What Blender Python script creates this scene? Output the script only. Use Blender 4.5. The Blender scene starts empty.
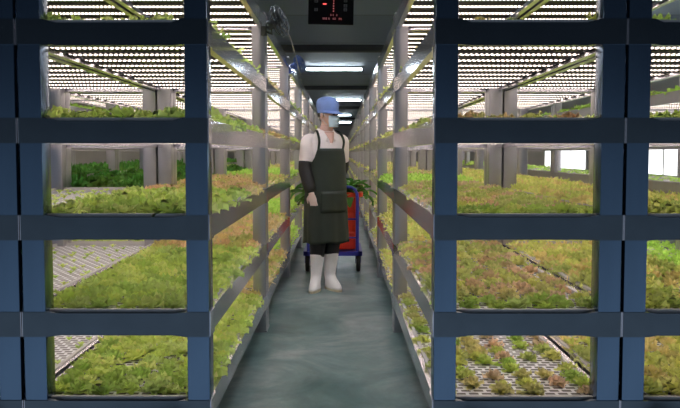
import bpy, math, random
from mathutils import Vector, Matrix, Euler
from mathutils.bvhtree import BVHTree
PI = math.pi
sc = bpy.context.scene
COL = sc.collection
rnd = random.Random(7)

# ------------------------------------------------------------------ layout (metres)
CAM_H = 1.22
FY, BAY = 2.7355, 2.156            # front plane of the racks, length of one rack
RW, PW, PD = 0.7246, 0.0886, 0.085  # rack width, post width, post depth
XL, XR = -0.5124, 0.3584           # aisle faces of the racks
TIERS = [0.256, 0.6044, 0.9815, 1.3555, 1.7307, 2.145]   # top edges of the rails
RH = 0.097                         # rail height
NB = 19
ROWS = {'A': XL - RW, 'B': XL - 2 * RW - 0.012, 'C': -3.62, 'D': -3.62 - RW - .012,
        'P': XR, 'Q': XR + RW + 0.010, 'R': 2.72}
CEIL = 3.06
ORD = ['first', 'second', 'third', 'fourth', 'fifth', 'sixth', 'seventh', 'eighth', 'ninth', 'tenth', 'eleventh', 'twelfth',
       'thirteenth', 'fourteenth', 'fifteenth', 'sixteenth', 'seventeenth', 'eighteenth', 'nineteenth', 'twentieth', 'twenty-first', 'twenty-second']

# ------------------------------------------------------------------ materials
def new_mat(name):
    m = bpy.data.materials.new(name); m.use_nodes = True
    nt = m.node_tree
    return m, nt, nt.nodes['Principled BSDF']

def setp(b, **k):
    for n, v in k.items():
        b.inputs[n.replace('_', ' ')].default_value = v

def simple(name, col, rough=0.5, metal=0.0, noise=0.0, scale=20.0, bump=0.0, spec=0.5, stretch=(1, 1, 1)):
    m, nt, b = new_mat(name)
    setp(b, Base_Color=(*col, 1), Roughness=rough, Metallic=metal)
    b.inputs['Specular IOR Level'].default_value = spec
    if noise or bump:
        tc = nt.nodes.new('ShaderNodeTexCoord'); mp = nt.nodes.new('ShaderNodeMapping')
        mp.inputs['Scale'].default_value = stretch
        nz = nt.nodes.new('ShaderNodeTexNoise'); nz.inputs['Scale'].default_value = scale; nz.inputs['Detail'].default_value = 4
        nt.links.new(tc.outputs['Object'], mp.inputs['Vector']); nt.links.new(mp.outputs[0], nz.inputs['Vector'])
        if noise:
            r = nt.nodes.new('ShaderNodeValToRGB')
            r.color_ramp.elements[0].color = (*[max(0, c * (1 - noise)) for c in col], 1)
            r.color_ramp.elements[1].color = (*[min(1, c * (1 + noise)) for c in col], 1)
            r.color_ramp.elements[0].position = .3; r.color_ramp.elements[1].position = .7
            nt.links.new(nz.outputs['Fac'], r.inputs['Fac']); nt.links.new(r.outputs['Color'], b.inputs['Base Color'])
        if bump:
            bp = nt.nodes.new('ShaderNodeBump'); bp.inputs['Strength'].default_value = bump; bp.inputs['Distance'].default_value = .01
            nt.links.new(nz.outputs['Fac'], bp.inputs['Height']); nt.links.new(bp.outputs['Normal'], b.inputs['Normal'])
    return m

def emissive(name, col, strength):
    m, nt, b = new_mat(name)
    setp(b, Base_Color=(.8, .8, .8, 1), Emission_Color=(*col, 1), Emission_Strength=strength)
    return m

def math_node(nt, op, a=None, b=None, va=None, vb=None):
    n = nt.nodes.new('ShaderNodeMath'); n.operation = op
    if a is not None: nt.links.new(a, n.inputs[0])
    elif va is not None: n.inputs[0].default_value = va
    if b is not None: nt.links.new(b, n.inputs[1])
    elif vb is not None: n.inputs[1].default_value = vb
    return n.outputs[0]

LED_GAIN = 9.0
def led_material(shift=0.0):
    # a flat board carrying two staggered rows of diodes
    m, nt, b = new_mat('led_strip')
    tc = nt.nodes.new('ShaderNodeTexCoord'); sp = nt.nodes.new('ShaderNodeSeparateXYZ')
    nt.links.new(tc.outputs['Object'], sp.inputs[0])
    yy = math_node(nt, 'WRAP', math_node(nt, 'ADD', sp.outputs['Y'], vb=shift), vb=.1); nt.nodes[-1].inputs[2].default_value = -.1
    sg = math_node(nt, 'SIGN', yy); ay = math_node(nt, 'ABSOLUTE', yy)
    c = math_node(nt, 'COSINE', math_node(nt, 'MULTIPLY', sp.outputs['X'], vb=2 * PI / 0.0228))
    c = math_node(nt, 'MULTIPLY', c, sg)
    c = math_node(nt, 'MULTIPLY_ADD', c, vb=.5); nt.nodes[-1].inputs[2].default_value = .5
    c = math_node(nt, 'SUBTRACT', c, vb=.30)
    c = math_node(nt, 'MULTIPLY', c, vb=1.43); nt.nodes[-1].use_clamp = True
    g = math_node(nt, 'MULTIPLY', math_node(nt, 'SUBTRACT', ay, vb=.0145), vb=1 / .0135)
    g = math_node(nt, 'MULTIPLY', g, g)
    g = math_node(nt, 'SUBTRACT', None, g, va=1.0); nt.nodes[-1].use_clamp = True
    e = math_node(nt, 'MULTIPLY', math_node(nt, 'MULTIPLY', c, g), vb=LED_GAIN)
    setp(b, Base_Color=(.05, .045, .04, 1), Emission_Color=(1, .83, .74, 1), Roughness=.5)
    nt.links.new(e, b.inputs['Emission Strength'])
    return m

def deck_material():
    # white plastic growing deck perforated with rows of oblong slots
    m, nt, b = new_mat('perforated_deck')
    tc = nt.nodes.new('ShaderNodeTexCoord'); br = nt.nodes.new('ShaderNodeTexBrick')
    mp = nt.nodes.new('ShaderNodeMapping'); mp.inputs['Rotation'].default_value = (0, 0, 0)
    nt.links.new(tc.outputs['Object'], mp.inputs[0]); nt.links.new(mp.outputs[0], br.inputs['Vector'])
    br.inputs['Scale'].default_value = 1.0
    br.inputs['Brick Width'].default_value = .052; br.inputs['Row Height'].default_value = .036
    br.inputs['Mortar Size'].default_value = .0072; br.inputs['Mortar Smooth'].default_value = .1
    br.inputs['Color1'].default_value = (.10, .105, .11, 1); br.inputs['Color2'].default_value = (.13, .135, .14, 1)
    br.inputs['Mortar'].default_value = (.78, .81, .86, 1)
    nt.links.new(br.outputs['Color'], b.inputs['Base Color'])
    setp(b, Roughness=.45)
    return m

def leaf_material(name, rough=.45, trans=.45):
    m, nt, b = new_mat(name)
    at = nt.nodes.new('ShaderNodeAttribute'); at.attribute_name = 'tint'
    oi = nt.nodes.new('ShaderNodeObjectInfo')
    hs = nt.nodes.new('ShaderNodeHueSaturation')
    h = math_node(nt, 'MULTIPLY_ADD', oi.outputs['Random'], vb=.03); nt.nodes[-1].inputs[2].default_value = .485
    v = math_node(nt, 'MULTIPLY_ADD', oi.outputs['Random'], vb=-.25); nt.nodes[-1].inputs[2].default_value = 1.5
    nt.links.new(h, hs.inputs['Hue']); nt.links.new(v, hs.inputs['Value']); nt.links.new(at.outputs['Color'], hs.inputs['Color'])
    nt.links.new(hs.outputs['Color'], b.inputs['Base Color']); setp(b, Roughness=rough)
    b.inputs['Specular IOR Level'].default_value = .25
    tr = nt.nodes.new('ShaderNodeBsdfTranslucent'); mx = nt.nodes.new('ShaderNodeMixShader'); mx.inputs[0].default_value = trans
    nt.links.new(hs.outputs['Color'], tr.inputs['Color'])
    nt.links.new(b.outputs[0], mx.inputs[1]); nt.links.new(tr.outputs[0], mx.inputs[2])
    nt.links.new(mx.outputs[0], nt.nodes['Material Output'].inputs['Surface'])
    return m

def floor_material():
    m, nt, b = new_mat('worn_green_epoxy')
    tc = nt.nodes.new('ShaderNodeTexCoord')
    n1 = nt.nodes.new('ShaderNodeTexNoise'); n1.inputs['Scale'].default_value = 1.6; n1.inputs['Detail'].default_value = 8; n1.inputs['Roughness'].default_value = .62
    n1.inputs['Distortion'].default_value = .8
    n2 = nt.nodes.new('ShaderNodeTexNoise'); n2.inputs['Scale'].default_value = 9; n2.inputs['Detail'].default_value = 6; n2.inputs['Roughness'].default_value = .7
    for n in (n1, n2): nt.links.new(tc.outputs['Object'], n.inputs['Vector'])
    r = nt.nodes.new('ShaderNodeValToRGB'); cr = r.color_ramp
    cr.elements[0].position = .32; cr.elements[0].color = (.070, .140, .136, 1)
    cr.elements[1].position = .66; cr.elements[1].color = (.32, .37, .365, 1)
    e = cr.elements.new(.50); e.color = (.16, .245, .24, 1)
    nt.links.new(n1.outputs['Fac'], r.inputs['Fac'])
    mx = nt.nodes.new('ShaderNodeMixRGB'); mx.blend_type = 'OVERLAY'; mx.inputs[0].default_value = .55
    nt.links.new(r.outputs['Color'], mx.inputs[1]); nt.links.new(n2.outputs['Fac'], mx.inputs[2])
    nt.links.new(mx.outputs[0], b.inputs['Base Color'])
    rr = nt.nodes.new('ShaderNodeMapRange'); rr.inputs['To Min'].default_value = .22; rr.inputs['To Max'].default_value = .5
    nt.links.new(n2.outputs['Fac'], rr.inputs['Value']); nt.links.new(rr.outputs[0], b.inputs['Roughness'])
    return m

def ceiling_material():
    m, nt, b = new_mat('ceiling_panels')
    tc = nt.nodes.new('ShaderNodeTexCoord'); br = nt.nodes.new('ShaderNodeTexBrick')
    mp = nt.nodes.new('ShaderNodeMapping'); mp.inputs['Location'].default_value = (25, 0, 0)
    nt.links.new(tc.outputs['Object'], mp.inputs[0]); nt.links.new(mp.outputs[0], br.inputs['Vector'])
    br.offset = 0; br.inputs['Scale'].default_value = 1
    br.inputs['Brick Width'].default_value = 60; br.inputs['Row Height'].default_value = 2.4
    br.inputs['Mortar Size'].default_value = .012
    br.inputs['Color1'].default_value = (.46, .56, .68, 1); br.inputs['Color2'].default_value = (.32, .41, .54, 1)
    br.inputs['Mortar'].default_value = (.1, .1, .11, 1)
    nt.links.new(br.outputs['Color'], b.inputs['Base Color']); setp(b, Roughness=.6)
    return m

M = {}
M['steel'] = simple('brushed_steel', (.43, .425, .465), .30, .85, noise=.03, scale=30, stretch=(1, 1, .06), bump=.02)
M['rail'] = simple('folded_steel', (.69, .68, .74), .20, .92, noise=.03, scale=14, bump=.008)
M['navy'] = simple('steel_blue_reflection_tint', (.12, .19, .285), .17, .94, noise=.12, scale=5, stretch=(1, 1, .3))  # front posts: reflection of the dim blue room put into the steel colour
M['slate'] = simple('steel_dark_reflection_tint', (.095, .122, .148), .20, .94, noise=.10, scale=6)  # front beams: unlit, dark-reflecting look put into the steel colour
M['dark_panel'] = simple('dark_shelf_underside', (.025, .02, .018), .7)
M['led'] = led_material()
M['led_far'] = led_material(-.06)
M['deck'] = deck_material()
M['rim'] = simple('white_tray_plastic', (.55, .55, .56), .4, noise=.06, scale=12)
M['leaf'] = leaf_material('lettuce_leaf')
M['dark_leaf'] = leaf_material('dark_glossy_leaf', .32, .2)
M['floor'] = floor_material()
M['ceiling'] = ceiling_material()
M['beam'] = simple('dark_ceiling_beam', (.06, .065, .07), .6)
M['wall'] = simple('white_wall_panel', (.40, .385, .39), .6, noise=.04, scale=2)
M['glow_window'] = emissive('daylit_window', (.95, .98, 1), 1.3)
M['tube'] = emissive('fluorescent_tube', (.82, .93, 1), 26.0)
M['added_tube'] = emissive('added_fill_tube', (.90, .95, 1), 80.0)  # for the tube added out of view, stronger to light the worker
M['batten'] = simple('batten_metal', (.55, .6, .65), .4, .2)
M['black'] = simple('black_plastic', (.008, .008, .009), .4)
M['black_wire'] = simple('black_wire', (.03, .032, .036), .45)
M['grey_wire'] = simple('grey_cable', (.42, .42, .42), .5)
M['blue_plastic'] = simple('blue_plastic', (.07, .13, .42), .35)
M['matte_black'] = simple('matte_black_screen', (.004, .004, .005), .7, spec=.08)
M['red_led'] = emissive('red_readout', (1, .03, .03), 1.5)
M['red_led_dim'] = emissive('dim_red_readout', (1, .04, .06), .30)
M['grey_print'] = simple('grey_print', (.10, .10, .11), .6)
M['skin'] = simple('skin', (.72, .43, .34), .5, noise=.05, scale=30)
M['glove'] = simple('pale_glove', (.86, .66, .64), .55)
M['shirt'] = simple('pale_pink_cotton', (.93, .81, .81), .8, noise=.03, scale=14, bump=.35)
M['apron'] = simple('dark_green_apron', (.016, .024, .017), .55, noise=.15, scale=6, bump=.25)
M['sleeve'] = simple('black_sleeve_cover', (.008, .007, .008), .6, bump=.6, scale=22)
M['trousers'] = simple('charcoal_trousers', (.012, .014, .018), .8, bump=.3, scale=18)
M['boot'] = simple('white_rubber', (.85, .84, .85), .32, noise=.03, scale=10)
M['boot_sole'] = simple('cream_sole', (.62, .55, .40), .5)
M['cap'] = simple('blue_cap_cloth', (.22, .32, .68), .8, noise=.08, scale=18, bump=.3)
M['mask'] = simple('pale_blue_mask', (.60, .73, .84), .8, noise=.04, scale=30)
M['hair'] = simple('dark_hair', (.03, .018, .013), .5)
M['eye'] = simple('dark_eye', (.02, .012, .01), .2)
M['frame_blue'] = simple('blue_enamel', (.035, .04, .36), .35, noise=.1, scale=8)
M['red_bin'] = simple('red_plastic_tub', (.80, .055, .018), .38, noise=.06, scale=4)
M['rubber'] = simple('black_rubber', (.01, .01, .01), .7)

# ------------------------------------------------------------------ mesh helpers
class MB:
    def __init__(self): self.v = []; self.f = []; self.m = []; self.c = []
    def add(self, vs, fs, mi=0, col=None):
        o = len(self.v); self.v += [tuple(p) for p in vs]
        self.f += [tuple(i + o for i in q) for q in fs]; self.m += [mi] * len(fs)
        if col is not None: self.c += [col] * len(vs) if not isinstance(col, list) else col
    def box(self, x0, x1, y0, y1, z0, z1, mi=0):
        vs = [(x, y, z) for x in (x0, x1) for y in (y0, y1) for z in (z0, z1)]
        self.add(vs, [(0, 1, 3, 2), (4, 6, 7, 5), (0, 4, 5, 1), (2, 3, 7, 6), (0, 2, 6, 4), (1, 5, 7, 3)], mi)
    def rbox(self, x0, x1, y0, y1, z0, z1, b=.006, mi=0):
        # box with rounded vertical edges
        pts = []
        for cx, cy, a0 in ((x1 - b, y1 - b, 0), (x0 + b, y1 - b, PI / 2), (x0 + b, y0 + b, PI), (x1 - b, y0 + b, 1.5 * PI)):
            for k in range(3):
                a = a0 + k * PI / 4; pts.append((cx + b * math.cos(a), cy + b * math.sin(a)))
        n = len(pts)
        vs = [(x, y, z0) for x, y in pts] + [(x, y, z1) for x, y in pts]
        self.add(vs, [(i, (i + 1) % n, n + (i + 1) % n, n + i) for i in range(n)] + [tuple(reversed(range(n))), tuple(range(n, 2 * n))], mi)
    def loft(self, rings, mi=0, caps=True, closed=True):
        n = len(rings[0]); vs = [p for r in rings for p in r]; fs = []
        for k in range(len(rings) - 1):
            for i in range(n if closed else n - 1):
                j = (i + 1) % n
                fs.append((k * n + i, k * n + j, (k + 1) * n + j, (k + 1) * n + i))
        if caps and closed:
            fs.append(tuple(reversed(range(n)))); fs.append(tuple(range((len(rings) - 1) * n, len(rings) * n)))
        self.add(vs, fs, mi)
    def tube(self, pts, r, n=10, mi=0, caps=True):
        pts = [Vector(p) for p in pts]; rings = []
        rr = r if isinstance(r, (list, tuple)) else [r] * len(pts)
        up = None
        for i, p in enumerate(pts):
            d = (pts[min(i + 1, len(pts) - 1)] - pts[max(i - 1, 0)]).normalized()
            if up is None:
                up = d.orthogonal().normalized()
            up = (up - d * up.dot(d)).normalized(); w = d.cross(up)
            rings.append([p + up * math.cos(2 * PI * k / n) * rr[i] + w * math.sin(2 * PI * k / n) * rr[i] for k in range(n)])
        self.loft(rings, mi, caps)
    def lathe(self, prof, n=24, mi=0, axis='Z', c=(0, 0, 0)):
        rings = []
        for r, h in prof:
            ring = []
            for k in range(n):
                a = 2 * PI * k / n; x, y = r * math.cos(a), r * math.sin(a)
                p = (x, y, h) if axis == 'Z' else ((h, x, y) if axis == 'X' else (y, h, x))
                ring.append((p[0] + c[0], p[1] + c[1], p[2] + c[2]))
            rings.append(ring)
        self.loft(rings, mi)
    def mesh(self, name, mats, smooth=True, angle=40):
        me = bpy.data.meshes.new(name); me.from_pydata(self.v, [], self.f)
        for m in mats: me.materials.append(m)
        if any(self.m): me.polygons.foreach_set('material_index', self.m)
        if self.c:
            a = me.color_attributes.new('tint', 'FLOAT_COLOR', 'POINT')
            flat = [x for c in self.c for x in (c[0], c[1], c[2], 1.0)]
            a.data.foreach_set('color', flat)
        me.update()
        if smooth:
            me.polygons.foreach_set('use_smooth', [True] * len(me.polygons))
            if angle: me.set_sharp_from_angle(angle=math.radians(angle))
        return me

def link(name, me, parent=None, loc=(0, 0, 0)):
    o = bpy.data.objects.new(name, me); COL.objects.link(o)
    if parent: o.parent = parent
    o.location = loc
    return o
def empty(name, loc=(0, 0, 0), rz=0):
    o = bpy.data.objects.new(name, None); COL.objects.link(o); o.location = loc; o.rotation_euler = (0, 0, rz)
    o.empty_display_size = .1
    return o
def tag(o, label, cat, group=None, kind=None):
    o['label'] = label; o['category'] = cat
    if group: o['group'] = group
    if kind: o['kind'] = kind
    return o
def part(name, mb, mats, parent, smooth=True, angle=40, loc=(0, 0, 0)):
    return link(name, mb.mesh(name, mats if isinstance(mats, list) else [mats], smooth, angle), parent, loc)
def structure(name, mb, m):
    o = link(name, mb.mesh(name, [m], False)); o['kind'] = 'structure'; return o
def subdivided(o, lv=1):
    s = o.modifiers.new('s', 'SUBSURF'); s.levels = lv; s.render_levels = lv

# ------------------------------------------------------------------ setting
XW0, XW1, YW0, YW1 = -5.4, 4.7, -1.0, 47.0
b = MB(); b.box(XW0, XW1, 2.3, YW1, -.08, 0); structure('floor', b, M['floor'])
b = MB(); b.box(XW0, XW1, 2.0, YW1, CEIL, CEIL + .1); structure('ceiling', b, M['ceiling'])
b = MB(); b.box(XW0 - .1, XW0, 1.6, YW1, 0, CEIL); structure('wall_left', b, M['wall'])
b = MB(); b.box(XW1, XW1 + .1, 1.6, YW1, 0, CEIL); structure('wall_right', b, M['wall'])
b = MB(); b.box(XW0, XW1, YW1, YW1 + .1, 0, CEIL); structure('wall_back', b, M['wall'])
for k, y in enumerate((12.2, 19.5, 28.0, 37.0)):
    b = MB(); b.box(-2.6, 2.4, y, y + .22, CEIL - .10, CEIL); structure('trim_%d' % (k + 1), b, M['beam'])
# windows of the right wall
for k, (y0, y1) in enumerate(((5.4, 8.2), (9.4, 12.2), (13.6, 16.4))):
    b = MB()
    b.box(XW1 - .03, XW1, y0, y1, .85, 1.95)
    w = structure('window_%d' % (k + 1), b, M['rim'])
    for q in range(3):
        a0 = y0 + .06 + q * (y1 - y0 - .06) / 3; a1 = a0 + (y1 - y0 - .06) / 3 - .06
        g = MB(); g.box(XW1 - .036, XW1 - .029, a0, a1, .91, 1.89)
        o = part('pane', g, M['glow_window'], w, False)
        o['kind'] = 'structure'

# ------------------------------------------------------------------ growing racks
def post_mb():
    b = MB(); b.rbox(0, PW, 0, PD, 0, TIERS[-1] + .015, .007)
    b.box(-.004, PW + .004, -.004, PD + .004, 0, .012)
    return b
def channel(length, depth_sign, axis):
    """C-profile rail with flared collars that wrap the posts; outer face at 0 looking to -side."""
    prof = [(0, 0), (0, -RH), (.032, -RH), (.032, -RH + .004), (.004, -RH + .004), (.004, -.004), (.024, -.004), (.024, 0)]
    cw, rc = (PD, .006) if axis == 'Y' else (PW, .020)
    st = [(0, -.004, 0), (cw + .008, -.004, 0), (cw + .052, rc, rc / 2), (length - cw - .052, rc, rc / 2), (length - cw - .008, -.004, 0), (length, -.004, 0)]
    rings = []
    for s, off, cut in st:
        ring = []
        for d, z in prof:
            q = (d + off) * depth_sign
            zz = z - cut if z > -.01 else z
            ring.append((q, s, zz) if axis == 'Y' else (s, q, zz))
        rings.append(ring)
    b = MB(); b.loft(rings)
    return b
def deck_mb():
    b = MB()
    x0, x1, y0, y1 = .034, RW - .034, .040, BAY - .038
    b.box(x0, x1, y0, y1, -.034, -.016, 0)
    for q in ((x0 - .004, x0 + .012, y0, y1), (x1 - .012, x1 + .004, y0, y1), (x0, x1, y0 - .004, y0 + .012), (x0, x1, y1 - .012, y1 + .004)):
        b.box(*q, -.034, .003, 1)
    return b
def panel_mb():
    b = MB(); b.box(.032, RW - .032, .04, BAY - .04, -.066, -.058); return b
NLED = 11
def led_mb(y=0.0):
    b = MB()
    x0, x1 = .032, RW - .032
    prof = [(-.031, -.067), (-.031, -.0715), (-.029, -.073), (.029, -.073), (.031, -.0715), (.031, -.067)]
    b.loft([[(x0, y + p, z) for p, z in prof], [(x1, y + p, z) for p, z in prof]])
    return b
def led_y(k): return .06 + .2 * k

SH = {}
def shared(key, fn, mats):
    if key not in SH: SH[key] = fn().mesh(key[0], mats, True, 35)
    return SH[key]

def rack_detail(row, n, label):
    x, y = ROWS[row], FY + n * BAY
    root = empty('growing_rack', (x, y, 0))
    for ix in (0, 1):
        for iy in (0, 1):
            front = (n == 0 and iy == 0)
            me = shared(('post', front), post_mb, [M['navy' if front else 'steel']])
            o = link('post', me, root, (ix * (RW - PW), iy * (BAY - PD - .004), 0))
            if front: o['label'] = 'steel front post tinted with a blue reflection'
    for t in TIERS:
        for s in (0, 1):
            me = shared(('side_rail', s), lambda: channel(BAY - .004, 1 if s == 0 else -1, 'Y'), [M['rail']])
            link('side_rail', me, root, (s * RW, 0, t))
        for s in (0, 1):
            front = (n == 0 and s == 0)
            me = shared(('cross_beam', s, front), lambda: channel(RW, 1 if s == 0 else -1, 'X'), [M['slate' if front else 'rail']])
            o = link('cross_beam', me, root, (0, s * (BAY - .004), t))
            if front: o['label'] = 'steel front beam tinted with a dark reflection'
    for i, t in enumerate(TIERS):
        if i < 5:
            link('shelf_deck', shared(('shelf_deck',), deck_mb, [M['deck'], M['rim']]), root, (0, 0, t))
        if i > 0:
            p = link('light_panel', shared(('light_panel',), panel_mb, [M['dark_panel']]), root, (0, 0, t))
            for k in range(NLED):
                link('led_bar', shared(('led_bar',), led_mb, [M['led']]), p, (0, led_y(k), 0))
    tag(root, label, 'rack', 'steel growing racks')
    return root

def shift(b, dx, dy, dz):
    b.v = [(x + dx, y + dy, z + dz) for x, y, z in b.v]; return b
def merge(parts):
    r = MB()
    for b in parts: r.add(b.v, b.f, 0); r.m[-len(b.f):] = b.m
    return r
def rack_far(row, n, label):
    x, y = ROWS[row], FY + n * BAY
    root = empty('growing_rack', (x, y, 0))
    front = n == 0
    def frame():
        ps = [shift(post_mb(), ix * (RW - PW), iy * (BAY - PD - .004), 0) for ix in (0, 1) for iy in (0, 1)]
        for t in TIERS:
            ps += [shift(channel(BAY - .004, 1, 'Y'), 0, 0, t), shift(channel(BAY - .004, -1, 'Y'), RW, 0, t),
                   shift(channel(RW, 1, 'X'), 0, 0, t), shift(channel(RW, -1, 'X'), 0, BAY - .004, t)]
        return merge(ps)
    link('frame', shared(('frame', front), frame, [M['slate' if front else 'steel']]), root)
    for i, t in enumerate(TIERS):
        if i < 5: link('shelf_deck', shared(('shelf_deck',), deck_mb, [M['deck'], M['rim']]), root, (0, 0, t))
        if i > 0:
            def leds():
                return merge([panel_mb()] + [led_mb(led_y(k)) for k in range(NLED)])
            key = ('light_panel', 'far')
            if key not in SH:
                b = leds(); b.m = [0] * 6 + [1] * (len(b.f) - 6)
                SH[key] = b.mesh('light_panel', [M['dark_panel'], M['led_far']], True, 35)
            link('light_panel', SH[key], root, (0, 0, t))
    tag(root, label, 'rack', 'steel growing racks')
    return root

ROWTXT = {'A': 'along the left side of the aisle', 'B': 'in the second row left of the aisle', 'C': 'in the third row left of the aisle', 'D': 'in the fourth row left of the aisle',
          'P': 'along the right side of the aisle', 'Q': 'in the second row right of the aisle', 'R': 'in the third row right of the aisle'}
NROW = {'A': NB, 'B': 12, 'C': 9, 'D': 9, 'P': NB, 'Q': 12, 'R': 9}
DETAIL = {'A': 4, 'P': 4, 'B': 2, 'Q': 2, 'C': 0, 'D': 0, 'R': 0}
for row in 'ABCDPQR':
    for n in range(1 if row in 'CDR' else 0, NROW[row]):
        lab = '%s steel growing rack from the front %s' % (ORD[n], ROWTXT[row])
        (rack_detail if n < DETAIL[row] else rack_far)(row, n, lab)

# ------------------------------------------------------------------ lettuces
GREEN = [(.50, .64, .19), (.56, .68, .23), (.46, .60, .17), (.60, .70, .28)]
LIME = [(.42, .68, .16), (.48, .72, .20), (.38, .62, .14)]
OLIVE = [(.56, .62, .22), (.60, .64, .26), (.52, .60, .20), (.64, .58, .27)]
RED = [(.66, .51, .34), (.62, .59, .29), (.70, .56, .42), (.59, .62, .26)]
ORANGE = [(.70, .52, .31), (.66, .57, .28), (.72, .58, .37), (.60, .61, .24)]
DARK = [(.07, .22, .035), (.09, .28, .05), (.06, .18, .03)]

def leaf(b, L, Wd, az, e0, bend, nu, nv, frill, r, c0, c1, base=(0, 0, 0), lift=0.0):
    ca, sa = math.cos(az), math.sin(az)
    vs, cs = [], []
    x = z = 0.0; e = e0; px, pz = .004, lift
    ph = r.uniform(0, 6)
    for i in range(nu + 1):
        u = i / nu
        if i:
            e = e0 - bend * u
            px += L / nu * math.cos(e); pz += L / nu * math.sin(e)
        w = Wd * (.22 + .78 * math.sin(PI * min(.97, u * .8 + .1)) ** 1.1) * (1 if u < 1 else .62)
        for j in range(nv + 1):
            t = 2 * j / nv - 1
            fr = frill * Wd * u * (abs(t) ** 1.2) * math.sin(ph + 5.1 * t * 1.7 + 7 * u)
            cup = .25 * Wd * t * t
            lx = px - math.sin(e) * (cup + fr) * .7; lz = pz + math.cos(e) * (cup * .6 + fr)
            ly = t * w * .5 + fr * .4
            vs.append((base[0] + lx * ca - ly * sa, base[1] + lx * sa + ly * ca, base[2] + lz))
            k = u ** .8
            cs.append(tuple(c0[q] * (1 - k) + c1[q] * k for q in range(3)))
    fs = [(i * (nv + 1) + j, i * (nv + 1) + j + 1, (i + 1) * (nv + 1) + j + 1, (i + 1) * (nv + 1) + j) for i in range(nu) for j in range(nv)]
    b.add(vs, fs, 0, cs)

def lettuce(b, r, size, pal, detail=2, base=(0, 0, 0), tip=None):
    nl, nu, nv = {2: (19, 3, 6), 1: (12, 2, 3), 0: (6, 1, 2)}[detail]
    c = r.choice(pal); g0 = tuple(.6 * c[q] + .4 * (.40, .50, .10)[q] for q in range(3))
    a0 = r.uniform(0, 6)
    for k in range(nl):
        f = k / max(1, nl - 1)
        e0 = math.radians(24 + 56 * f + r.uniform(-8, 8)); L = size * (.62 - .18 * f) * r.uniform(.85, 1.15)
        v = r.uniform(.85, 1.15); c1 = tuple(min(1, x * v) for x in c)
        leaf(b, L, size * (.36 - .10 * f) * r.uniform(.85, 1.15), a0 + k * 2.4, e0, math.radians(35 - 25 * f), nu, nv, .42, r, g0, c1, base, .004)

def seedling(b, r, size, pal, base=(0, 0, 0)):
    c = r.choice(pal); a0 = r.uniform(0, 6)
    for k in range(4):
        leaf(b, size * .55, size * .42, a0 + k * 1.65, math.radians(55), .5, 2, 2, .1, r, c, c, base, .006)

# bed plan: function of row, tier, y -> (kind, palette, spacing, size, skip probability)
def bed(row, n, i, yl):
    """i: tier index 0 bottom .. 4 top; yl: position within the bay 0..1"""
    f = n + yl
    if row == 'A':
        if f < (.92, .80, .62, .95, .9)[i]: return ('frilly_lettuce', GREEN, .092 if i < 4 else .10, (.108, .110, .122, .122, .108)[i], .05)
        if f < 2.05: return ('red_lettuce', ORANGE, .095, .115, .06)
        if f < 3.1: return ('frilly_lettuce', LIME if i != 3 else GREEN, .10, .12, .1)
        return ('frilly_lettuce', GREEN, .10, .12, .1) if (n + i) % 2 else ('red_lettuce', ORANGE, .10, .12, .1)
    if row == 'B':
        if n == 0 and i < 3: return ('lettuce_seedling', GREEN, .105, .05, .25)
        if n in (1, 2) and i == 2: return ('leafy_green', DARK, .16, .20, .05)
        return ('frilly_lettuce', GREEN, .10, .115, .08)
    if row == 'P':
        if n == 0:
            if i == 0: return ('red_lettuce', RED[1:3] + OLIVE[:2] + GREEN[:1], .098, .085, .16)
            if i == 1: return ('red_lettuce', RED + OLIVE[:2] if yl > .12 else GREEN, .088, .090, .06)
            if i == 2: return ('red_lettuce', RED + OLIVE if yl > .14 else GREEN, .084, .085, .03)
            return ('red_lettuce', OLIVE + ORANGE[:1], .105, .095, .2)
        if n == 1 and i == 2: return ('frilly_lettuce', LIME, .10, .12, .03) if yl > .35 else ('red_lettuce', RED, .09, .095, .05)
        return ('frilly_lettuce', OLIVE, .10, .115, .08) if n % 2 else ('red_lettuce', RED + OLIVE, .10, .11, .08)
    if row == 'Q':
        if i < 3: return ('frilly_lettuce', OLIVE, .090, .105, .03)
        return ('frilly_lettuce', GREEN, .10, .11, .1)
    if row in 'CD':
        return ('leafy_green', DARK, .17, .20, .1) if i == 2 else ('frilly_lettuce', LIME, .12, .12, .1)
    if i == 2 and n < 4: return ('lettuce_seedling', LIME, .12, .06, .3)
    return ('frilly_lettuce', LIME, .12, .12, .15)

spots = []
rr = random.Random(11)
for row in 'ABCDPQR':
    x0 = ROWS[row]
    for n in range(1 if row in 'CDR' else 0, NROW[row]):
        for i in range(5):
            if n > 7 and i == 0 and row in 'BQ': continue
            y = .125; rowk = 0
            while y < BAY - .07:
                kind, pal, sp, size, skip = bed(row, n, i, y / BAY)
                if n >= 5: sp *= 1.25; size *= 1.25
                xs = x0 + .07; m = max(1, int((RW - .14) / sp)); st = (RW - .14) / m
                for c in range(m + 1):
                    if rr.random() < skip: continue
                    px = xs + c * st + rr.uniform(-.18, .18) * sp; py = FY + n * BAY + y + rr.uniform(-.2, .2) * sp
                    # column counted from the aisle
                    col = c if row in 'PQR' else m - c
                    spots.append((kind, pal, size * rr.uniform(.8, 1.2), px, py, TIERS[i] - .016, row, n, i, rowk, col))
                y += sp; rowk += 1

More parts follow.
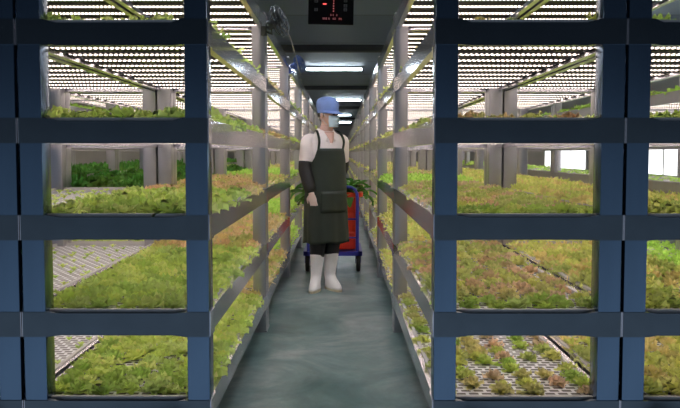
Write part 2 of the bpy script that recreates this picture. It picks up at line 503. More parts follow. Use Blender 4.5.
# which plants are in view: aim at each nearby one past the racks built so far
bpy.context.view_layer.update()
dg = bpy.context.evaluated_depsgraph_get()
eye = Vector((0, 0, CAM_H))
def in_frame(p):
    u = 340 + 712.2 * p.x / p.y; v = 153 - 712.2 * (p.z - CAM_H) / p.y
    return -5 < u < 685 and -5 < v < 412
cand = {}
for q, s in enumerate(spots):
    if s[7] > 2 or s[6] in 'CDR': continue
    ok = 0
    for dz in (.25, .6):
        p = Vector((s[3], s[4], s[5] + s[2] * dz))
        if not in_frame(p): continue
        d = p - eye; L = d.length
        hit, loc, *_ = sc.ray_cast(dg, eye, d.normalized(), distance=L - .02)
        if not hit: ok += 1
    if ok: cand.setdefault(s[0], []).append((s[2] / L * (.6 + .4 * ok), q))
single = set()
for kind, lst in cand.items():
    lst.sort(reverse=True)
    single |= {q for _, q in lst[:300]}

RACKTXT = {'A': 'left aisle rack', 'B': 'outer left rack', 'P': 'right aisle rack', 'Q': 'outer right rack'}
BAYTXT = ['', ' two', ' three']
TIERTXT = ['bottom shelf', 'second shelf', 'third shelf', 'fourth shelf', 'fifth shelf']
KINDTXT = {'frilly_lettuce': ('green frilly lettuce', 'lettuce'), 'red_lettuce': ('reddish lettuce', 'lettuce'),
           'lettuce_seedling': ('tiny green seedling', 'seedling'), 'leafy_green': ('dark leafy green', 'leafy green')}
PALS = [GREEN, LIME, OLIVE, RED, ORANGE, DARK]
lib = {}
def plant_mesh(kind, pal, var):
    key = (kind, tuple(pal), var)
    if key not in lib:
        b = MB(); r = random.Random(var * 31 + len(pal) * 7 + int(pal[0][0] * 1000))
        c = [pal[var % len(pal)]]
        if kind == 'lettuce_seedling': seedling(b, r, 1.0, c)
        else: lettuce(b, r, 1.0, c, 2)
        lib[key] = b.mesh(kind, [M['leaf']], True, 0)
    return lib[key]
rest = {}
used_labels = {}
for q, s in enumerate(spots):
    kind, pal, size, px, py, pz, row, n, i, rowk, col = s
    if q in single:
        o = link(kind, plant_mesh(kind, pal, rr.randrange(8)), None, (px, py, pz))
        o.rotation_euler = (rr.uniform(-.12, .12), rr.uniform(-.12, .12), rr.uniform(0, 6.28))
        hz = size * rr.uniform(.85, 1.1); o.scale = (size, size, hz)
        nm, cat = KINDTXT[kind]
        where = {0: '', 1: ' of second bay', 2: ' of third bay'}[n]
        lab = '%s, %s%s, %s, %s row back, %s from aisle' % (nm, RACKTXT[row], where and ' bay' + BAYTXT[n], TIERTXT[i], ORD[rowk], ORD[col])
        tag(o, lab, cat, '%s on %s of %s, bay %d' % (nm, TIERTXT[i], RACKTXT[row], n + 1))
    else:
        rest.setdefault(kind, []).append(s)
for kind, lst in rest.items():
    b = MB(); r = random.Random(5)
    for kind, pal, size, px, py, pz, row, n, i, rowk, col in lst:
        if kind == 'lettuce_seedling': seedling(b, r, size, pal, (px, py, pz))
        else:
            det = 2 if (n == 0 and row in 'AP' and i < 3) else (1 if n < 3 else 0)
            lettuce(b, r, size, pal, det, (px, py, pz))
    nm, cat = KINDTXT[kind]
    o = link(kind + '_bed', b.mesh(kind + '_bed', [M['leaf']], True, 0))
    tag(o, {'frilly_lettuce': 'massed green frilly lettuces filling the racks further back', 'red_lettuce': 'massed reddish and orange lettuces on the racks further back',
            'lettuce_seedling': 'scattered tiny seedlings on white decks further back', 'leafy_green': 'massed tall dark leafy greens in the outer left racks'}[kind], cat + ' bed', None, 'stuff')

# ------------------------------------------------------------------ worker in the aisle
PX, PY, PYAW = -.138, 6.35, math.radians(26)
person_root = None
def ell(cx, cy, z, rx, ry, n=24, ph=0.0):
    return [(cx + rx * math.cos(2 * PI * k / n + ph), cy + ry * math.sin(2 * PI * k / n + ph), z) for k in range(n)]
HEADZ, HYAW = 1.452, math.radians(26)
HC = Vector((.012, -.012, HEADZ))
def H(p):   # head space (facing -y, chin at 0) to body space
    v = Matrix.Rotation(HYAW, 3, 'Z') @ (Matrix.Rotation(math.radians(4), 3, 'X') @ Vector(p))
    return v + HC
SHR, ELR, WRR = Vector((-.172, .005, 1.345)), Vector((-.205, -.005, 1.085)), Vector((-.178, -.085, .868))
SHL, ELL, WRL = Vector((.172, .02, 1.345)), Vector((.215, .11, 1.09)), Vector((.155, .19, .90))
def limb(b, pts, rads, n=14, sub=4):
    P, R = [], []
    for i in range(len(pts) - 1):
        for k in range(sub):
            t = k / sub; P.append(pts[i].lerp(pts[i + 1], t)); R.append(rads[i] * (1 - t) + rads[i + 1] * t)
    P.append(pts[-1]); R.append(rads[-1])
    b.tube(P, R, n)
def smooth_path(pts, k=4):
    out = []
    for i in range(len(pts) - 1):
        p0 = pts[max(i - 1, 0)]; p1 = pts[i]; p2 = pts[i + 1]; p3 = pts[min(i + 2, len(pts) - 1)]
        for j in range(k):
            t = j / k
            out.append(.5 * ((2 * p1) + (p2 - p0) * t + (2 * p0 - 5 * p1 + 4 * p2 - p3) * t * t + (3 * p1 - p0 - 3 * p2 + p3) * t ** 3))
    out.append(pts[-1]); return out
def hand(b, wrist, d, back, side):
    """d: direction of the fingers, back: normal of the back of the hand, thumb on +side."""
    d = d.normalized(); back = (back - d * back.dot(d)).normalized(); w = d.cross(back).normalized() * side
    rings = []
    for t, hw, th in ((-.03, .024, .021), (0, .026, .019), (.025, .034, .017), (.055, .039, .015), (.082, .038, .012)):
        c = wrist + d * t
        rings.append([c + w * hw * math.cos(2 * PI * k / 12) + back * th * math.sin(2 * PI * k / 12) for k in range(12)])
    b.loft(rings)
    for q, (off, ln) in enumerate(((.028, .070), (.0095, .079), (-.0095, .073), (-.027, .057))):
        p = wrist + d * .070 + w * off * .95; dirv = (d + w * off * 3.2).normalized(); pts = [p]
        for s, curl in ((.38, .12), (.34, .40), (.28, .40)):
            dirv = (dirv - back * curl).normalized(); p = p + dirv * ln * s * 1.15; pts.append(p)
        b.tube(smooth_path(pts, 3), [.0088 - .0026 * k / 9 for k in range(10)], 8)
    p = wrist + d * .018 + w * .026; pts = [p, p + (w * .75 + d * .65 - back * .2).normalized() * .030]
    pts.append(pts[-1] + (w * .25 + d * .9 - back * .30).normalized() * .028); pts.append(pts[-1] + (d * .95 - back * .35).normalized() * .022)
    b.tube(smooth_path(pts, 3), [.0125 - .0045 * k / 9 for k in range(10)], 8)
def build_person():
    b = MB()
    # trunk with neck
    b.loft([ell(0, .0, z, rx, ry) for z, rx, ry in ((.74, .10, .08), (.80, .155, .11), (.88, .162, .115), (.97, .148, .105), (1.07, .135, .098),
            (1.17, .146, .105), (1.27, .158, .108), (1.33, .155, .095), (1.375, .125, .078), (1.405, .075, .062))])
    b.tube([(0, .012, 1.34), (0, .006, 1.40), (.004, -.002, 1.46), (.010, -.008, 1.52)], [.070, .054, .050, .050], 16)
    # head
    hr = []
    for z, rx, ry, cy in ((-.004, .022, .022, -.058), (.012, .040, .045, -.044), (.035, .052, .066, -.026), (.065, .063, .083, -.010), (.095, .070, .092, 0),
                          (.13, .074, .098, .004), (.165, .072, .095, .006), (.195, .058, .078, .008), (.218, .028, .040, .008)):
        hr.append([H(p) for p in ell(0, cy, z, rx, ry)])
    b.loft(hr)
    b.loft([[H((sx * w, y, z)) for sx, y in ((-1, -.07), (-.55, yy), (.55, yy), (1, -.07))] for z, w, yy in ((.066, .010, -.094), (.074, .017, -.112), (.088, .013, -.113), (.118, .008, -.100))])
    for sx in (-1, 1):   # ears
        b.loft([[H((sx * (.070 + d), .012 + r * .55 * math.cos(2 * PI * k / 10), .098 + r * math.sin(2 * PI * k / 10))) for k in range(10)] for d, r in ((0, .022), (.008, .031), (.014, .027))])
    # arms and hands
    for sh, el, wr, d, back, side in ((SHR, ELR, WRR, Vector((.18, -.10, -1)), Vector((-.72, -.68, 0)), 1), (SHL, ELL, WRL, Vector((-.1, .1, -1)), Vector((.9, .3, 0)), -1)):
        limb(b, [Vector((sh.x * .55, sh.y, sh.z - .01)), sh, el, wr], [.05, .050, .039, .026])
        hand(b, wr, d, back, side)
    # legs and feet
    for s, hip, kn, an, toe in LEGS:
        limb(b, [hip, kn, an], [.082, .055, .038])
        dv = Vector((math.sin(toe), -math.cos(toe), 0))
        b.tube([an + Vector((0, 0, -.0)), an + dv * .06 + Vector((0, 0, -.035)), an + dv * .15 + Vector((0, 0, -.055))], [.036, .036, .026], 12)
    me = b.mesh('person', [M['skin'], M['glove']])
    o = link('person', me)
    r = o.modifiers.new('r', 'REMESH'); r.mode = 'VOXEL'; r.voxel_size = .0055; r.use_smooth_shade = True
    sm = o.modifiers.new('s', 'SMOOTH'); sm.factor = .5; sm.iterations = 4
    bpy.context.view_layer.update()
    ev = o.evaluated_get(bpy.context.evaluated_depsgraph_get())
    nm = bpy.data.meshes.new_from_object(ev); o.modifiers.clear(); o.data = nm; nm.name = 'person'
    if len(nm.materials) < 2:
        nm.materials.clear(); nm.materials.append(M['skin']); nm.materials.append(M['glove'])
    mi = []
    for p in nm.polygons:
        c = p.center
        mi.append(1 if c.z < .94 and ((c - WRR).length < .22 and c.x < -.08 and c.z > .6 or (c - WRL).length < .22 and c.y > .12 and c.z > .6) else 0)
    nm.polygons.foreach_set('material_index', mi); nm.polygons.foreach_set('use_smooth', [True] * len(nm.polygons))
    return o
LEGS = [(-1, Vector((-.085, .01, .84)), Vector((-.084, -.012, .47)), Vector((-.084, .03, .085)), math.radians(-34)),
        (1, Vector((.085, .01, .84)), Vector((.062, -.005, .47)), Vector((.046, .02, .085)), math.radians(2))]
person = build_person()
def clothing(name, b, mats, thick=None, sub=0, loc=(0, 0, 0)):
    o = part(name, b, mats, person, True, 60)
    if thick:
        s = o.modifiers.new('t', 'SOLIDIFY'); s.thickness = thick; s.offset = 1
    if sub: subdivided(o, sub)
    return o
# shirt: trunk, collar and both upper sleeves
b = MB(); wr = random.Random(3)
b.loft([ell(0, .002, z, rx * (1 + .012 * math.sin(z * 60)), ry, 28) for z, rx, ry in ((.80, .176, .132), (.90, .178, .132), (1.0, .164, .122), (1.08, .155, .118), (1.18, .163, .122), (1.27, .174, .124), (1.325, .186, .114), (1.368, .166, .098), (1.395, .105, .080), (1.412, .074, .068))], caps=False)
for sh, el in ((SHR, ELR), (SHL, ELL)):
    tt = [(-.35, .050), (-.1, .060), (.04, .064), (.14, .066), (.28, .064), (.42, .066), (.55, .061), (.68, .064), (.82, .058), (.93, .060)]
    pts = [sh.lerp(el, t) if t >= 0 else Vector((sh.x * (1 + t * 1.1), sh.y, sh.z + t * .02)) for t, _ in tt]
    b.tube(pts, [r for _, r in tt], 18)
clothing('shirt', b, M['shirt'], None, 1)
# open collar: two turned-down leaves leaving a V at the throat
b = MB()
for sx in (-1, 1):
    rows = []
    for k in range(11):
        f = k / 10; a = PI / 2 - sx * (.03 + (PI - .28) * f)
        x, y = math.cos(a), math.sin(a)
        drop = .050 * f ** 2.2; out = .040 * f ** 2
        rows.append([(.058 * x, .056 * y + .006, 1.446 - drop), (.070 * x, .068 * y + .006, 1.452 - drop), (.092 * x, (.088 + out * .4) * y + .004, 1.424 - drop * 1.15),
                     ((.108 + .010 * f) * x, (.100 + out * .55) * y + .002, 1.392 - drop * 1.25 - .012 * f ** 3)])
    b.loft([r if sx > 0 else r[::-1] for r in rows], 0, False, False)
clothing('collar', b, M['shirt'], .005)
# knitted neckband and the V of it showing between the collar leaves
M['knit'] = simple('peach_knit', (.66, .40, .34), .8, bump=.2, scale=40)
b = MB(); b.loft([ell(.006 * k / 3, .006 - .005 * k, 1.385 + .028 * k, .064 - .004 * k, .064 - .003 * k, 20) for k in range(4)], caps=False)
nb = clothing('neckband', b, M['knit'], .003)
b = MB(); rows = []
for k in range(6):
    f = k / 5; hw = .042 * (1 - f) + .004; z = 1.405 - .105 * f; yy = -(.074 + .047 * min(1, f * 1.6) ** .8)
    rows.append([(-hw, yy + .010, z), (0, yy, z), (hw, yy + .010, z)])
b.loft(rows, 0, False, False)
pv = part('throat_panel', b, M['knit'], nb); s_ = pv.modifiers.new('t', 'SOLIDIFY'); s_.thickness = .006
# button placket
b = MB(); b.loft([[(-.016, -.001 + y, z), (.016, -.001 + y, z), (.016, -.006 + y, z), (-.016, -.006 + y, z)] for z, y in ((1.31, -.1195), (1.27, -.123), (1.20, -.122))])
clothing('placket', b, M['shirt'])
# black sleeve covers
for el, w_, sh in ((ELR, WRR, SHR), (ELL, WRL, SHL)):
    b = MB(); up = el.lerp(sh, .36)
    ks = [(up, .056), (el.lerp(up, .6), .064), (el.lerp(up, .2), .061), (el.lerp(w_, .12), .066), (el.lerp(w_, .32), .058), (el.lerp(w_, .50), .062), (el.lerp(w_, .68), .055), (el.lerp(w_, .82), .056), (el.lerp(w_, .93), .040), (el.lerp(w_, .98), .036)]
    b.tube([p for p, _ in ks], [r for _, r in ks], 20)
    clothing('sleeve_cover', b, M['sleeve'], None, 1)
# trousers
b = MB()
for s, hip, kn, an, toe in LEGS:
    limb(b, [Vector((s * .07, .01, .86)), kn + Vector((0, 0, .15)), kn, kn.lerp(an, .5)], [.105, .088, .078, .064], 18)
clothing('trousers', b, M['trousers'], None, 1)
# white rubber boots
for s, hip, kn, an, toe in LEGS:
    b = MB(); dv = Vector((math.sin(toe), -math.cos(toe), 0)); sd = Vector((math.cos(toe), math.sin(toe), 0))
    top = kn.lerp(an, .36); rings = []
    def ring(c, rw, rl, z): return [c + sd * rw * math.cos(2 * PI * k / 20) + dv * rl * math.sin(2 * PI * k / 20) + Vector((0, 0, z - c.z)) for k in range(20)]
    c0 = Vector((an.x, an.y, 0))
    topc = Vector((top.x, top.y, 0))
    for t, rw, rl in ((0, .064, .068), (.03, .067, .071), (.3, .062, .066), (.6, .055, .060), (.85, .049, .060), (1.0, .047, .066)):
        c = topc.lerp(c0, t); rings.append(ring(c, rw, rl, .335 - .215 * t))
    for z, rw, rl, f in ((.095, .046, .084, .022), (.072, .046, .112, .050), (.048, .048, .134, .066), (.026, .050, .140, .070), (.012, .050, .140, .070)):
        rings.append(ring(c0 + dv * f, rw, rl, z))
    b.loft(rings)
    bt = clothing('boot', b, M['boot'], None, 1)
    b2 = MB(); b2.loft([ring(c0 + dv * .070, .0505, .141, z) for z in (0, .004, .014, .018)])
    part('sole', b2, M['boot_sole'], bt)
# apron: bib and skirt wrapped round the front
def apron_pt(u, z):
    """u -1..1 across"""
    prof = [(.428, .214, .158, 100), (.55, .208, .152, 104), (.70, .200, .148, 108), (.85, .194, .146, 110), (1.0, .183, .140, 100), (1.08, .177, .137, 80), (1.17, .182, .138, 55), (1.262, .186, .134, 42)]
    for k in range(len(prof) - 1):
        if z <= prof[k + 1][0]: break
    a, c = prof[k], prof[k + 1]; t = (z - a[0]) / (c[0] - a[0])
    rx, ry, an = (a[i] * (1 - t) + c[i] * t for i in (1, 2, 3))
    th = math.radians(an) * u - PI / 2
    low = max(0, min(1, (1.0 - z) / .5))
    w = 1 + low * (.030 * math.sin(th * 7 + 1) + .022 * math.sin(th * 12 + z * 3)) + .008 * math.sin(z * 22 + th * 4)
    return Vector((rx * w * math.cos(th), ry * w * math.sin(th), z + .006 * math.sin(th * 6) * low))
b = MB(); NZ, NU = 30, 40
rows = [[apron_pt(2 * j / NU - 1, .428 + (1.262 - .428) * i / NZ) for j in range(NU + 1)] for i in range(NZ + 1)]
b.loft(rows, 0, False, False)
apron = clothing('apron', b, M['apron'], .005)
b = MB()
rows = [[apron_pt(-.30 + .72 * j / 14, .70 + .19 * i / 6) * 1.0 + (lambda v: Vector((v.x, v.y, 0)).normalized() * .007)(apron_pt(-.30 + .72 * j / 14, .70 + .19 * i / 6)) for j in range(15)] for i in range(7)]
b.loft(rows, 0, False, False)
pk = part('pocket', b, M['apron'], apron); s_ = pk.modifiers.new('t', 'SOLIDIFY'); s_.thickness = .006; s_.offset = 1
for sx in (-1, 1):
    b = MB(); a = apron_pt(sx * .93, 1.258); pts = [a, Vector((sx * .118, -.118, 1.33)), Vector((sx * .108, -.055, 1.402)), Vector((sx * .085, .03, 1.418)), Vector((sx * .05, .09, 1.36)), Vector((-sx * .05, .125, 1.22))]
    P = smooth_path(pts, 4)
    b.loft([[p + Vector((-.011, 0, 0)), p + Vector((.011, 0, 0)), p + Vector((.011, -.002, .005)), p + Vector((-.011, -.002, .005))] for p in P])
    part('strap', b, M['apron'], apron)
# cap with gathered crown, band and visor
b = MB()
def capring(z, rx, ry, cy, puff=0): return [H((rx * (1 + puff * math.sin(k * 2.2)) * math.cos(2 * PI * k / 28), cy + ry * (1 + puff * math.sin(k * 2.2)) * math.sin(2 * PI * k / 28), z)) for k in range(28)]
b.loft([capring(.122, .079, .104, .008), capring(.150, .082, .107, .010), capring(.168, .086, .110, .013, .012), capring(.196, .089, .113, .016, .02), capring(.226, .085, .107, .018, .025), capring(.252, .068, .086, .018, .025), capring(.266, .035, .045, .018), capring(.269, .008, .01, .018)])
cap = clothing('cap', b, M['cap'], None, 1)
b = MB(); rows = []
for i in range(6):
    e = i / 5; row = []
    for j in range(17):
        a = -PI / 2 + (2 * j / 16 - 1) * 1.35
        ext = e * .058 * max(0, math.cos((2 * j / 16 - 1) * 1.45)) ** .6
        row.append(H(((.079 + ext * .6) * math.cos(a), .008 + (.104 + ext) * math.sin(a), .140 - .30 * ext - .10 * ext * abs(math.cos(a)) - .004 * e)))
    rows.append(row)
b.loft(rows, 0, False, False)
vz = part('visor', b, M['cap'], cap); s_ = vz.modifiers.new('t', 'SOLIDIFY'); s_.thickness = .004
b = MB(); b.loft([capring(.120, .0815, .1065, .008), capring(.124, .0835, .1085, .008), capring(.140, .0835, .1085, .008), capring(.144, .0815, .1065, .008)], caps=False)
part('band', b, M['cap'], cap)
# face mask with pleats and ear loops
b = MB(); rows = []
for i in range(13):
    v = i / 12; z = .004 + .098 * v; row = []
    for j in range(17):
        a = -PI / 2 + (2 * j / 16 - 1) * (1.02 - .10 * abs(v - .5))
        bul = .012 * math.sin(PI * v) + .004 * math.cos(v * 6 * PI) + .016 * max(0, v - .55) * math.exp(-((2 * j / 16 - 1) / .22) ** 2) * 2.2
        rx, ry, cy = .066 + .010 * min(1, v * 1.6), .084 + .014 * min(1, v * 1.4), -.012 + .012 * v
        row.append(H(((rx + bul * .5) * math.cos(a), cy + (ry + bul) * math.sin(a), z)))
    rows.append(row)
b.loft(rows, 0, False, False)
mask = clothing('face_mask', b, M['mask'], .003)
for sx in (-1, 1):
    b = MB(); b.tube(smooth_path([H((sx * .067, -.040, .088)), H((sx * .078, .005, .116)), H((sx * .080, .030, .112)), H((sx * .076, .012, .072)), H((sx * .060, -.042, .020))], 4), .0015, 6)
    part('ear_loop', b, M['mask'], mask)
# eyes, brows, hair under the cap
for sx in (-1, 1):
    b = MB(); c = H((sx * .030, -.086, .114)); rr_ = .0115
    b.loft([[c + Matrix.Rotation(HYAW, 3, 'Z') @ Vector((rr_ * math.cos(t) * math.cos(2 * PI * k / 12) * 1.2, -rr_ * math.sin(t) * .75, rr_ * .62 * math.cos(t) * math.sin(2 * PI * k / 12))) for k in range(12)] for t in (0, .4, .8, 1.2, 1.5)])
    part('eye', b, M['eye'], person)
    b = MB(); b.tube([H((sx * .014, -.098, .128)), H((sx * .032, -.094, .132)), H((sx * .050, -.078, .127))], [.003, .0035, .002], 6); part('eyebrow', b, M['hair'], person)
b = MB()
rows = [[H(((.072 + .002 * math.sin(j * 3)) * math.cos(-.10 + (PI + .2) * j / 24), .004 + (.096 + .002 * math.sin(j * 2.6)) * math.sin(-.10 + (PI + .2) * j / 24), z)) for j in range(25)] for z in (.086, .096, .106, .125, .14)]
b.loft(rows, 0, False, False); clothing('hair', b, M['hair'], .004)
person.location = (PX, PY, 0); person.rotation_euler = (0, 0, PYAW)
tag(person, 'person in dark green apron, blue cap, face mask and white boots standing in the aisle', 'person')

# ------------------------------------------------------------------ trolley with a red tub of plants
TX, TY = -.088, 7.20
t = empty('hand_trolley', (TX, TY, 0))
b = MB()
for (x0, x1, y0, y1) in ((-.30, .30, 0, .05), (-.30, .30, .67, .72), (-.30, -.25, 0, .72), (.25, .30, 0, .72)): b.rbox(x0, x1, y0, y1, .178, .222, .008)
b.box(-.25, .25, .05, .67, .205, .214); part('platform', b, M['frame_blue'], t)
b = MB(); P = []
for p in [(-.25, .03, .21), (-.25, .03, .76), (-.245, .03, .81), (-.225, .03, .85), (-.19, .03, .872), (-.15, .03, .878), (.15, .03, .878), (.19, .03, .872), (.225, .03, .85), (.245, .03, .81), (.25, .03, .76), (.25, .03, .21)]: P.append(p)
b.tube(P, .017, 14); hd = part('handle_frame', b, M['frame_blue'], t)
for z in (.36, .55):
    b = MB(); b.tube([(-.25, .03, z), (.25, .03, z)], .009, 10); part('crossbar', b, M['frame_blue'], hd)
for sx in (-1, 1):
    for y in (.12, .60):
        b = MB(); b.lathe([(.03, -.016), (.082, -.021), (.092, -.016), (.094, 0), (.092, .016), (.082, .021), (.03, .016)], 28, 0, 'X', (sx * .262, y, .094))
        wl = part('wheel', b, M['rubber'], t)
        b = MB(); b.lathe([(.006, -.026), (.034, -.022), (.038, 0), (.034, .022), (.006, .026)], 18, 0, 'X', (sx * .262, y, .094)); part('hub', b, M['batten'], wl)
        b = MB(); b.box(sx * .262 - .028, sx * .262 - .023, y - .02, y + .02, .09, .18); b.box(sx * .262 + .023, sx * .262 + .028, y - .02, y + .02, .09, .18); b.box(sx * .262 - .028, sx * .262 + .028, y - .025, y + .025, .172, .18)
        part('fork', b, M['frame_blue'], wl)
tag(t, 'blue tubular hand trolley with black wheels standing behind the worker', 'trolley')
# tub
t = empty('plastic_tub', (TX + .014, TY + .37, .222)); t.scale = (.93, .96, 1)
def rrect(hx, hy, z, r=.05, n=5):
    pts = []
    for cx, cy, a0 in ((hx - r, hy - r, 0), (-hx + r, hy - r, PI / 2), (-hx + r, -hy + r, PI), (hx - r, -hy + r, 1.5 * PI)):
        for k in range(n): a = a0 + k * PI / 2 / (n - 1); pts.append((cx + r * math.cos(a), cy + r * math.sin(a), z))
    return pts
b = MB()
b.loft([rrect(.235, .22, 0), rrect(.245, .23, .02), rrect(.285, .27, .55), rrect(.295, .28, .59), rrect(.285, .27, .592), rrect(.275, .26, .55), rrect(.232, .218, .03)])
tub = part('body', b, M['red_bin'], t)
b = MB(); b.loft([rrect(.290, .275, .545), rrect(.318, .303, .552), rrect(.320, .305, .590), rrect(.312, .297, .598), rrect(.284, .269, .598), rrect(.282, .267, .56)]); part('rim', b, M['red_bin'], t)
for z in (.16, .36):
    b = MB(); h = .245 + .04 * z / .55 + .006; b.loft([rrect(h, h - .015, z), rrect(h + .006, h - .009, z + .006), rrect(h + .007, h - .008, z + .02), rrect(h + .002, h - .013, z + .028)], caps=False); part('rib', b, M['red_bin'], tub)
b = MB(); b.loft([rrect(.262, .247, .40), rrect(.262, .247, .43)]); part('soil', b, simple('dark_soil', (.03, .02, .012), .9, bump=.8, scale=60), t)
tag(t, 'red plastic tub full of dark leafy plants riding on the blue trolley', 'tub')
# plants in the tub
pr = random.Random(21)
PTXT = ['near left corner', 'near middle', 'near right corner', 'far left corner', 'far middle', 'far right corner']
for q, (x, y) in enumerate(((-.17, -.12), (0, -.13), (.17, -.12), (-.17, .12), (.0, .12), (.17, .12))):
    t = empty('leafy_plant', (TX + x, TY + .37 + y, .222 + .42))
    b = MB(); st = MB()
    for k in range(30):
        az = pr.uniform(0, 6.28); e0 = math.radians(pr.uniform(45, 85)); L1 = pr.uniform(.10, .24)
        dx = L1 * math.cos(e0) + .01; dz = L1 * math.sin(e0)
        base = (dx * math.cos(az), dx * math.sin(az), dz)
        st.tube([(0, 0, 0), (base[0] * .4, base[1] * .4, dz * .55), base], [.005, .004, .003], 6)
        c = pr.choice(DARK); v = pr.uniform(.7, 1.25); c = tuple(z * v for z in c)
        leaf(b, pr.uniform(.13, .20), pr.uniform(.07, .11), az, e0 - .2, math.radians(pr.uniform(60, 130)), 6, 4, .12, pr, c, c, base, 0)
    part('leaves', b, M['dark_leaf'], t, True, 0); part('stems', st, simple('green_stem', (.14, .26, .06), .5), t)
    tag(t, 'dark green leafy plant in the %s of the red tub' % PTXT[q], 'plant', 'plants in the red tub')

# ------------------------------------------------------------------ ceiling lights, display board, clip fans
for k, (xr, y) in enumerate(((.445, 15.2), (.66, 23.9), (.45, 33.3), (.55, 41.0), (.5, 4.7))):  # the last one is added out of view to light the worker
    t = empty('ceiling_light', (xr - .60, y, CEIL - .035 - (.0)))
    b = MB(); b.rbox(-.62, .62, -.06, .06, -.005, .035, .006); part('batten', b, M['batten'], t)
    b = MB(); b.tube([(-.585, 0, -.032), (.585, 0, -.032)], .022, 14); part('tube', b, M['added_tube' if y < 8 else 'tube'], t)
    for sx in (-1, 1):
        b = MB(); b.rbox(sx * .602 - .018, sx * .602 + .018, -.024, .024, -.060, 0, .005); part('end_holder', b, M['black'], t)
    tag(t, ['long fluorescent tube on the ceiling just below the display board', 'second nearest fluorescent tube on the aisle ceiling, above the blue cap',
            'third fluorescent tube along the aisle ceiling', 'fourth and furthest fluorescent tube along the aisle ceiling', 'added unseen fill tube on the ceiling, before the worker and the display board'][k], 'ceiling light', 'fluorescent tubes over the aisle')
# display board hung over the aisle
t = empty('display_board', (-.127, 8.5, 2.745)); t.rotation_euler = (0, math.radians(1.2), 0)
b = MB(); b.rbox(-.268, .268, 0, .05, 0, .30, .008); part('casing', b, M['matte_black'], t)
def segs(cells, m, nm):
    b = MB()
    for x, z, w, h in cells: b.box(x - w / 2, x + w / 2, -.004, 0, z - h / 2, z + h / 2)
    part(nm, b, m, t, False)
segs([(-.075, .232, .042, .011)], M['red_led'], 'lit_digit')
cells = []
def digit(x, z, s):   # seven-segment zero-like readouts
    for dx, dz, w, h in ((0, s, s * .8, .25 * s), (0, -s, s * .8, .25 * s), (-.5 * s, .5 * s, .22 * s, .8 * s), (.5 * s, .5 * s, .22 * s, .8 * s), (-.5 * s, -.5 * s, .22 * s, .8 * s), (.5 * s, -.5 * s, .22 * s, .8 * s)):
        cells.append((x + dx, z + dz, w, h))
for x in (-.09, -.07, -.05, -.02, .03, .05, .10, .12): digit(x, .062, .009)
for x in (.0, .03, .07): digit(x, .105, .008)
cells += [(.03, .21 + .03 * k, .012, .012) for k in range(-2, 3)]
segs(cells, M['red_led_dim'], 'readout')
cells = []
for (x, z) in ((-.175, .165), (-.175, .265), (.170, .170), (.170, .215), (.170, .275)): # small printed captions
    for dz in (-.014, 0, .014): cells.append((x, z + dz, .04, .005))
    cells += [(x - .016, z, .005, .034), (x + .016, z, .005, .034)]
segs(cells, M['grey_print'], 'caption')
for sx in (-.2, .2):
    b = MB(); b.tube([(sx, .025, .30), (sx, .025, CEIL - 2.745 + .004)], .006, 8); part('hanger', b, M['black_wire'], t)
tag(t, 'black digital display board with red readouts hanging over the aisle', 'display board')
# clip fans on the top rail of the left racks
def clip_fan(loc, rz, tilt, col, label, R=.085):
    t = empty('clip_fan', loc, rz)
    Rm = Matrix.Rotation(tilt, 3, 'X')
    def T(p): return Rm @ Vector(p)
    b = MB()   # axis along local -y
    for y, r in ((-.035, R * .45), (-.03, R * .75), (-.012, R), (.012, R), (.03, R * .8), (.036, R * .5)):
        b.tube([T((r * math.cos(2 * PI * k / 28), y, r * math.sin(2 * PI * k / 28))) for k in range(29)], .0022, 6)
    for k in range(18):
        a = 2 * PI * k / 18; c, s = math.cos(a), math.sin(a)
        b.tube([T((r * c, y, r * s)) for y, r in ((-.038, .012), (-.034, R * .5), (-.012, R), (.012, R), (.036, R * .5))], .0014, 5)
    part('cage', b, col, t)
    b = MB()
    for k in range(3):
        a0 = k * 2 * PI / 3; rows = []
        for i in range(5):
            r = .016 + (R * .85 - .016) * i / 4
            rows.append([T((r * math.cos(a0 + d * (.45 + .25 * i / 4)), dy, r * math.sin(a0 + d * (.45 + .25 * i / 4)))) for d, dy in ((-1, -.014), (0, -.004), (1, .012))])
        b.loft(rows, 0, False, False)
    bl = part('blades', b, col if col is M['blue_plastic'] else M['black'], t); s = bl.modifiers.new('t', 'SOLIDIFY'); s.thickness = .003
    b = MB(); b.tube([T((0, -.02, 0)), T((0, .03, 0)), T((0, .04, 0)), T((0, .085, 0)), T((0, .095, 0))], [.016, .016, .032, .030, .018], 18); part('motor', b, col, t)
    b = MB(); b.tube([T((0, .07, -.02)), T((0, .075, -.06)), (0, .115, -.055)], .008, 10); b.box(-.02, .02, .095, .125, -.09, -.03); part('clamp', b, col, t)
    tag(t, label, 'fan', 'clip fans on the left racks')
fx = XL + .012
clip_fan((-.405, 4.72, 2.085), math.radians(75), math.radians(-18), M['black_wire'], 'black wire-caged clip fan on the top rail, nearer the camera', .105)
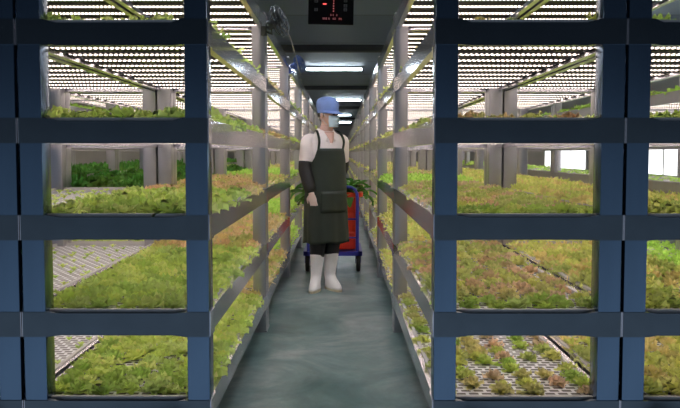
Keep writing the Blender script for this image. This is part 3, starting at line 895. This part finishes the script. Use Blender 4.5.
clip_fan((-.405, 6.95, 2.085), math.radians(70), math.radians(-18), M['blue_plastic'], 'blue clip fan on the top rail beside the nearest ceiling tube', .085)
b = MB(); b.tube(smooth_path([Vector((-.43, 4.72, 2.07)), Vector((-.36, 4.9, 2.03)), Vector((-.34, 5.4, 1.93)), Vector((-.35, 6.0, 1.90)), Vector((-.37, 6.5, 1.93)), Vector((-.43, 6.95, 2.07))], 6), .004, 8)
o = link('fan_cable', b.mesh('fan_cable', [M['grey_wire']])); tag(o, 'thin grey cable drooping between the two clip fans', 'cable')


# ------------------------------------------------------------------ world, camera
w = bpy.data.worlds.new('dim_blue_hall'); sc.world = w; w.use_nodes = True
nt = w.node_tree; bg = nt.nodes['Background']
tc = nt.nodes.new('ShaderNodeTexCoord'); sp = nt.nodes.new('ShaderNodeSeparateXYZ'); rp = nt.nodes.new('ShaderNodeValToRGB')
nt.links.new(tc.outputs['Generated'], sp.inputs[0])
zz = math_node(nt, 'MULTIPLY_ADD', sp.outputs['Z'], vb=.5); nt.nodes[-1].inputs[2].default_value = .5
nt.links.new(zz, rp.inputs['Fac'])
cr = rp.color_ramp
cr.elements[0].position = .34; cr.elements[0].color = (.30, .36, .44, 1)
cr.elements[1].position = .62; cr.elements[1].color = (.008, .010, .014, 1)
e = cr.elements.new(.49); e.color = (.12, .15, .19, 1)
e = cr.elements.new(.55); e.color = (.030, .038, .05, 1)
nt.links.new(rp.outputs[0], bg.inputs['Color']); bg.inputs['Strength'].default_value = .8

cam = bpy.data.cameras.new('camera'); co = bpy.data.objects.new('camera', cam); COL.objects.link(co)
co.location = (0, 0, CAM_H); co.rotation_euler = (PI / 2 - .0511, 0, .002)
cam.sensor_width = 36; cam.lens = 712.2 / 680 * 36; cam.shift_y = -14.3 / 680
cam.clip_end = 200
sc.camera = co
sc.view_settings.view_transform = 'Standard'; sc.view_settings.look = 'None'
sc.view_settings.exposure = .68; sc.view_settings.gamma = 1; sc.view_settings.use_curve_mapping = False
sc.cycles.use_denoising = True
sc.cycles.max_bounces = 8; sc.cycles.sample_clamp_indirect = 6
